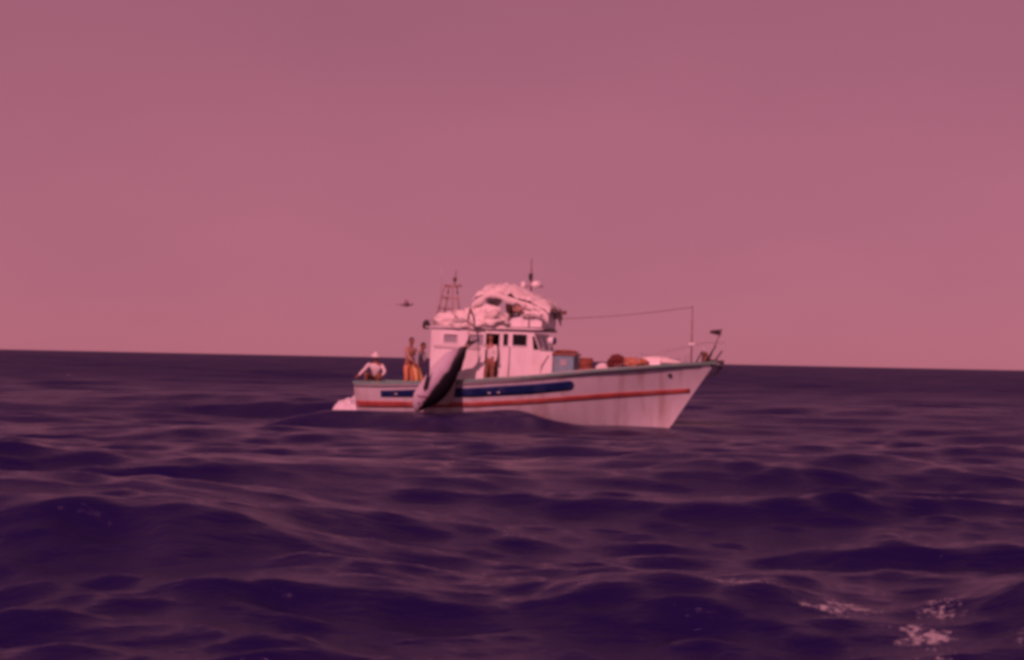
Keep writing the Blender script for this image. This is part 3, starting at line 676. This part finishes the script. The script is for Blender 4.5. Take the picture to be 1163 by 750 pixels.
pf.poly_prism(q, sd * (.02 * sgn_out)); pf.build('pectoral_fin', M['fin'], fish)
for sg in (sgn_out,):
    MB().blob(AX_T + ax * (.885 * FL) + bk * -.03 + sd * (sg * .205), (.045, .03, .045), 1, .02).build('eye', M['dark'], fish, smooth=True)
gl = MB(); gp = [AX_T + ax * ((.79 + .03 * math.cos(t_ * 3)) * FL) + bk * (-.22 + .34 * t_) + sd * (sgn_out * (.30 * math.sqrt(max(.1, 1 - ((-.22 + .34 * t_) / .42) ** 2)))) for t_ in [i_ / 8 for i_ in range(9)]]
gl.tube(gp, .016).build('gill_slit', M['wine'], fish, smooth=True)
MB().torus(AX_T + ax * .10, .085, .02, 'Z', 18, 6).torus(AX_T + ax * .05, .075, .02, 'Z', 18, 6).build('tail_strap', M['rope'], fish, smooth=True)

# ------------------------------------------------------------------ people
def skin_mesh(chains, root, sub=1):
    """chains: list of [(pos, radius), ...] sharing equal positions where they branch"""
    vs, rad, ed, key = [], [], [], {}
    def idx(p, r):
        k = tuple(round(c, 4) for c in p)
        if k not in key: key[k] = len(vs); vs.append(tuple(p)); rad.append(r)
        return key[k]
    for ch in chains:
        ids = [idx(p, r) for p, r in ch]
        for a, b in zip(ids, ids[1:]):
            if a != b: ed.append((a, b))
    me = bpy.data.meshes.new('t'); me.from_pydata(vs, ed, []); o = bpy.data.objects.new('t', me); COL.objects.link(o)
    sk = o.modifiers.new('s', 'SKIN'); sk.branch_smoothing = .6; sk.use_smooth_shade = True
    if not me.skin_vertices: 
        bpy.context.view_layer.objects.active = o
    lay = me.skin_vertices[0].data
    # one root per connected component
    par = list(range(len(vs)))
    def fnd(a):
        while par[a] != a: a = par[a]
        return a
    for a, b in ed: par[fnd(a)] = fnd(b)
    seen = set(); ri = key.get(tuple(round(c, 4) for c in root))
    for i_, r in enumerate(rad):
        lay[i_].radius = (r, r) if not isinstance(r, tuple) else r; lay[i_].use_root = False
    if ri is not None: lay[ri].use_root = True; seen.add(fnd(ri))
    for i_ in range(len(vs)):
        if fnd(i_) not in seen: lay[i_].use_root = True; seen.add(fnd(i_))
    sb = o.modifiers.new('ss', 'SUBSURF'); sb.levels = sub; sb.render_levels = sub
    dg = bpy.context.evaluated_depsgraph_get(); dg.update()
    res = bpy.data.meshes.new_from_object(o.evaluated_get(dg)); bpy.data.objects.remove(o); return res

def person(label, feet, J, shirt, trousers, hat=None, boots=None, group='crew of the fishing boat', sleeves='long', scale=1.0):
    """J: joints in boat coordinates: pelvis chest neck head face(dir) sL sR eL eR wL wR hL hR kL kR aL aR tL tR"""
    J = {k: Vector(v) for k, v in J.items()}
    p = thing('person', label, 'person', feet, group)
    up = (J['head'] - J['neck']).normalized(); fc = J['face'].normalized(); fc = (fc - up * fc.dot(up)).normalized(); rt = fc.cross(up).normalized()
    ch = [[(J['pelvis'], .125), (J['pelvis'].lerp(J['chest'], .5), .118), (J['chest'], .135), (J['neck'], .058), (J['neck'] + up * .07, .055), (J['head'], .075)]]
    for S in 'LR':
        ch.append([(J['chest'], .135), (J['s' + S], .062), (J['s' + S].lerp(J['e' + S], .4), .052), (J['e' + S], .040), (J['e' + S].lerp(J['w' + S], .3), .042), (J['w' + S], .027)])
        ch.append([(J['pelvis'], .125), (J['h' + S], .090), (J['h' + S].lerp(J['k' + S], .4), .082), (J['k' + S], .056), (J['k' + S].lerp(J['a' + S], .3), .058), (J['a' + S], .036), (J['t' + S], .034)])
        d_ = (J['w' + S] - J['e' + S]).normalized(); pn = d_.cross(Vector((0, 1, 0.2))).normalized(); w_ = J['w' + S]
        palm = w_ + d_ * .055; ch[-2].append((palm, .034)); ch[-2].append((w_ + d_ * .085, .030))
        for q, (o_, ln_) in enumerate(((-.030, .062), (-.010, .074), (.010, .070), (.030, .055))):
            base = w_ + d_ * .07 + pn * o_; nn = d_.cross(pn)
            ch.append([(base, .009), (w_ + d_ * (.09 + ln_ * .45) + pn * o_ * 1.15 + nn * .010, .009), (w_ + d_ * (.085 + ln_) + pn * o_ * 1.2 + nn * .030, .0075)])
        ch.append([(w_ + d_ * .035 - pn * .02, .011), (w_ + d_ * .065 - pn * .055, .010), (w_ + d_ * .095 - pn * .068, .009)])
    body = skin_mesh(ch, J['pelvis'])
    bm = bmesh.new(); bm.from_mesh(body)
    # skull, jaw, nose, brow, ears, eyes in the same mesh
    def lump(c, d):
        g = bmesh.ops.create_icosphere(bm, subdivisions=3, radius=1)['verts']
        for v in g:
            q = v.co.copy(); k = 1.0
            v.co = c + rt * q.x * d[0] + fc * q.y * d[1] + up * q.z * d[2]
    hc = J['head'] + up * .02
    lump(hc, (.074, .092, .105)); lump(hc - up * .055 + fc * .025, (.055, .062, .062)); lump(hc + fc * .098 - up * .022, (.014, .020, .022))
    lump(hc + fc * .082 + up * .018, (.046, .014, .010)); lump(hc + fc * .083 - up * .066, (.024, .010, .006)); 
    for s in (-1, 1): lump(hc + rt * .076 * s - up * .015, (.010, .018, .030)); lump(hc + rt * .03 * s + fc * .080 - up * .001, (.013, .012, .008))
    for f_ in bm.faces: f_.smooth = True
    bm.to_mesh(body); bm.free(); link_mesh('body', body, M['skin'], p, True)
    # shirt
    sh = [[(J['pelvis'], .142), (J['pelvis'].lerp(J['chest'], .5), .135), (J['chest'], .150), (J['chest'].lerp(J['neck'], .7), .085)]]
    for S in 'LR':
        c_ = [(J['chest'], .150), (J['s' + S], .082), (J['s' + S].lerp(J['e' + S], .55), .066)]
        if sleeves == 'long': c_ += [(J['e' + S], .056), (J['e' + S].lerp(J['w' + S], .5), .052), (J['e' + S].lerp(J['w' + S], .92), .040)]
        sh.append(c_)
    link_mesh('shirt', skin_mesh(sh, J['pelvis']), shirt, p, True)
    tr = [[(J['pelvis'], .155), (J['pelvis'].lerp(J['chest'], .28), .146)]]
    for S in 'LR': tr.append([(J['pelvis'], .155), (J['h' + S], .112), (J['k' + S], .078), (J['k' + S].lerp(J['a' + S], .5), .072), (J['k' + S].lerp(J['a' + S], .92), .062)])
    link_mesh('trousers', skin_mesh(tr, J['pelvis']), trousers, p, True)
    for S in 'LR':
        b_ = [[(J['k' + S].lerp(J['a' + S], .88), .052), (J['a' + S], .052), (J['t' + S], .046)]]
        link_mesh('boot', skin_mesh(b_, J['a' + S]), boots or M['black'], p, True)
    hm = MB(); g = bmesh.ops.create_icosphere(hm.bm, subdivisions=3, radius=1)['verts']
    for v in g:
        q = v.co.copy()
        if q.y > .35 and q.z < .45: q *= .80
        if q.z < -.35: q *= .8
        v.co = hc + rt * q.x * .082 + fc * (q.y * .098 - .008) + up * (q.z * .110 + .012)
    hm.build('hair', M['hair'], p, smooth=True)
    if hat:
        kind, hmat = hat; t = MB(); rows = []
        for k in range(9):
            a = k / 8 * math.pi / 2
            rows.append([hc + up * (.045 + .095 * math.sin(a)) + (rt * math.cos(b_) * .092 + fc * math.sin(b_) * .108) * max(.02, math.cos(a)) for b_ in [2 * math.pi * q / 20 for q in range(21)]])
        t.grid(rows)
        br_ = []
        for k in range(3):
            e_ = (0, .035, .07)[k]
            br_.append([hc + up * (.045 - .012 * k) + rt * math.cos(b_) * (.092 + (e_ if kind == 'hat' else .004 * k)) + fc * math.sin(b_) * (.108 + (e_ if kind == 'hat' or math.sin(b_) > .2 else .003 * k)) for b_ in [2 * math.pi * q / 20 for q in range(21)]])
        t.grid(br_); t.build('hat' if kind == 'hat' else 'cap', hmat, p, smooth=True, solid=.01)
    return p

def stand(x, y, zf, yaw, lean=0.0, hands=None, H=1.75, bendk=0.05, side_lean=0.0, headdrop=0.0):
    """standing figure; yaw = facing direction in boat plane, lean = forward bend of the trunk"""
    k = H / 1.75; f = Vector((math.cos(yaw), math.sin(yaw), 0)); r = Vector((f.y, -f.x, 0)); u = Vector((0, 0, 1)); o = Vector((x, y, zf))
    P = {}
    tl = math.cos(lean) * u + math.sin(lean) * f; tl = (tl + r * side_lean).normalized()
    pel = o + u * .93 * k - f * .25 * math.sin(lean) * k; ch = pel + tl * .40 * k; nk = ch + tl * .16 * k
    hd = nk + (tl * .7 + u * .3 - u * headdrop).normalized() * .17 * k
    P.update(pelvis=pel, chest=ch, neck=nk, head=hd, face=f - u * (.15 + lean * .7))
    for S, s in (('L', -1), ('R', 1)):
        P['h' + S] = pel + r * .095 * s - u * .05; P['k' + S] = o + r * .12 * s + u * .50 * k + f * bendk; P['a' + S] = o + r * .13 * s + u * .09; P['t' + S] = o + r * .15 * s + f * .16 + u * .045
        sh = ch + r * .185 * s + tl * .10; P['s' + S] = sh
        tgt = Vector(hands[s > 0]) if hands and hands[s > 0] is not None else sh - u * .52 * k + f * .10 + r * .05 * s
        dv_ = tgt - sh; L_ = min(dv_.length, .53 * k); tgt = sh + dv_.normalized() * L_
        mid = (sh + tgt) / 2; bend = math.sqrt(max(0.0, (.27 * k) ** 2 - (L_ / 2) ** 2)); P['e' + S] = mid + (r * .5 * s - u * .7 - f * .3).normalized() * bend; P['w' + S] = tgt
    return P

zfa = lambda x: deck_z(x) + .05
person('bareheaded fisherman in orange oilskin trousers leaning to the hanging fish, the farther of two', (-4.0, -.95, zfa(-4)),
       stand(-4.0, -.95, zfa(-4.0), R(-35), .18, hands=[None, (-3.5, -1.5, 1.30)], H=1.76), M['cloth_t'], M['oil_o'])
person('fisherman in grey shirt and yellow oilskins stooping with his arms on the fish', (-3.64, -1.12, zfa(-3.64)),
       stand(-3.64, -1.12, zfa(-3.64), R(-20), .38, hands=[(-3.25, -1.75, 1.50), (-3.45, -1.85, 1.12)], H=1.62, headdrop=.1), M['cloth_g'], M['oil_y'])
# man in the doorway
person('man in white shirt and brown trousers standing in the cabin doorway', (-1.22, -1.42, zfa(-1.2)),
       stand(-1.22, -1.40, zfa(-1.2), R(-110), .05, hands=[None, (-1.05, -1.52, 1.95)], H=1.74), M['cloth_w'], M['cloth_b'])
# man squatting at the stern
X0, Y0, Z0 = -5.16, -.75, .78
sq = dict(pelvis=(X0, Y0 + .05, Z0 + .30), chest=(X0 + .01, Y0 - .10, Z0 + .66), neck=(X0 + .02, Y0 - .16, Z0 + .82), head=(X0 + .03, Y0 - .20, Z0 + .98), face=(.25, -1, -.25),
          sL=(X0 - .20, Y0 - .12, Z0 + .74), sR=(X0 + .22, Y0 - .12, Z0 + .73), eL=(X0 - .37, Y0 - .16, Z0 + .52), eR=(X0 + .36, Y0 - .18, Z0 + .51), wL=(X0 - .48, Y0 - .38, Z0 + .34), wR=(X0 + .33, Y0 - .42, Z0 + .38),
          hL=(X0 - .10, Y0 + .02, Z0 + .28), hR=(X0 + .10, Y0 + .02, Z0 + .28), kL=(X0 - .22, Y0 - .42, Z0 + .44), kR=(X0 + .22, Y0 - .42, Z0 + .44),
          aL=(X0 - .20, Y0 - .30, Z0 + .02), aR=(X0 + .20, Y0 - .30, Z0 + .02), tL=(X0 - .22, Y0 - .45, Z0 - .02), tR=(X0 + .22, Y0 - .45, Z0 - .02))
person('man in white shirt and white hat squatting at the stern', (X0, Y0, Z0 - .05), sq, M['cloth_w'], M['cloth_b'], hat=('hat', M['cloth_w']))
lk = thing('stern_locker', 'low grey locker under the squatting man at the stern', 'locker', (X0, Y0 + .1, .7))
MB().bb(X0 - .4, X0 + .4, Y0 - .08, Y0 + .35, deck_z(X0) + .01, Z0 + .16).build('body', M['grey'], lk, bevel=.02)
MB().bb(X0 - .43, X0 + .43, Y0 - .10, Y0 + .38, Z0 + .162, Z0 + .195).build('lid', M['deck'], lk, bevel=.01)
# helmsman on the flybridge
X0, Y0, Z0 = -.90, -.55, ZF + .44
hm_ = dict(pelvis=(X0, Y0, Z0 + .10), chest=(X0 + .03, Y0, Z0 + .44), neck=(X0 + .05, Y0, Z0 + .58), head=(X0 + .08, Y0, Z0 + .72), face=(1, -.2, -.1),
           sL=(X0 + .03, Y0 + .19, Z0 + .53), sR=(X0 + .03, Y0 - .19, Z0 + .53), eL=(X0 + .12, Y0 + .24, Z0 + .29), eR=(X0 + .12, Y0 - .24, Z0 + .29), wL=(X0 + .36, Y0 + .30, Z0 + .28), wR=(X0 + .34, Y0 - .16, Z0 + .26),
           hL=(X0, Y0 + .1, Z0 + .08), hR=(X0, Y0 - .1, Z0 + .08), kL=(X0 + .40, Y0 + .13, Z0 + .10), kR=(X0 + .40, Y0 - .13, Z0 + .10), aL=(X0 + .42, Y0 + .13, ZF + .12), aR=(X0 + .42, Y0 - .13, ZF + .12), tL=(X0 + .56, Y0 + .13, ZF + .08), tR=(X0 + .56, Y0 - .13, ZF + .08))
person('helmsman in dark clothes sitting under the flybridge canopy', (X0, Y0, ZF), hm_, M['cloth_d'], M['cloth_d'])
pl = bundle('canvas_pile', 'lumpy pile of white canvas on the cabin roof edge above the doorway', 'canvas', (-1.75, -1.12, 3.04), (.80, .30, .38), M['canvas'], 31, amp=.7, freq=3.4, part='cloth')
pl2 = bundle('canvas_pile', 'pale crumpled canvas bundled over the forward edge of the flybridge', 'canvas', (.02, -1.0, 3.42), (.42, .22, .24), M['canvas'], 37, amp=.6, freq=3.0, part='cloth')
pl3 = bundle('net_bundle', 'tan netting bundle hung under the middle of the flybridge canopy', 'net', (-.30, -1.02, 3.55), (.28, .16, .22), M['cloth_t'], 41, amp=.6, freq=3.0, part='netting')
lj = bundle('life_jackets', 'reddish brown pile of life jackets behind the flybridge coaming', 'life jackets', (-.15, -.75, 3.42), (.34, .2, .30), M['cloth_t'], 21, amp=.3, freq=2.6, part='cover')

# ------------------------------------------------------------------ sea bird and wake foam
def gull(label, world, span, heading, m):
    g = thing('seagull', label, 'bird', (0, 0, 0), frame=Matrix.Translation(world) @ Matrix.Rotation(heading, 4, 'Z') @ Matrix.Rotation(R(12), 4, 'X'))
    MB().tube([(-.22, 0, 0), (-.10, 0, 0), (.05, 0, .005), (.15, 0, .015), (.21, 0, .03), (.26, 0, .02)], [.012, .05, .065, .045, .035, .008], 12).build('body', m, g, smooth=True)
    for s in (-1, 1):
        wg = MB(); rows = []
        for k in range(9):
            t = k / 8; y = s * span / 2 * t; z = .16 * math.sin(t * 2.2) - .05 * t; c0 = .09 - .10 * t * t; wd = .15 * (1 - t) ** .6 + .015
            rows.append([Vector((c0, y, z)), Vector((c0 - wd * .5, y, z + .012)), Vector((c0 - wd, y, z))])
        wg.grid(rows); wg.build('wing', m, g, smooth=True, solid=.012)
    tl = MB(); tl.poly_prism([(-.18, -.03, 0), (-.34, -.07, 0), (-.34, .07, 0), (-.18, .03, 0)], (0, 0, .01)); tl.build('tail', m, g)
M['bird'] = mat('gull_feathers', (.30, .22, .25), .8, var=.2, scale=10)
gull('dark seabird gliding above the stern of the boat', Vector((-3.6, 48.0, 3.68)), .75, R(8), M['bird'])

wk = bpy.data.objects.new('wake_foam', None); bpy.data.objects.remove(wk)
wf = MB(); rows = []
for k in range(70):
    t = k / 69; x = -6.60 + 1.15 * t; row = []
    for q in range(41):
        y = -1.7 + 3.2 * q / 40; nn = noise.fractal(Vector((x * 3, y * 2.4, 1.3)), 1.0, 2.0, 5)
        env = max(0, math.sin(math.pi * t)) ** .28 * max(0, 1 - abs((y + .1) / 1.65) ** 3)
        row.append(Vector((x, y, -.55 + env * (.89 + .26 * nn))))
    rows.append(row)
wf.grid(rows)
me = bpy.data.meshes.new('wake_foam'); bmesh.ops.recalc_face_normals(wf.bm, faces=wf.bm.faces); wf.bm.to_mesh(me); wf.bm.free()
me.materials.append(M['foam']); me.polygons.foreach_set('use_smooth', [True] * len(me.polygons))
wko = bpy.data.objects.new('wake_foam', me); COL.objects.link(wko); wko.matrix_world = MBOAT
wko['kind'] = 'stuff'; wko['label'] = 'white wash of foam heaped behind the stern'; wko['category'] = 'foam'

for o in bpy.data.objects:
    if '_o' in o: del o['_o']
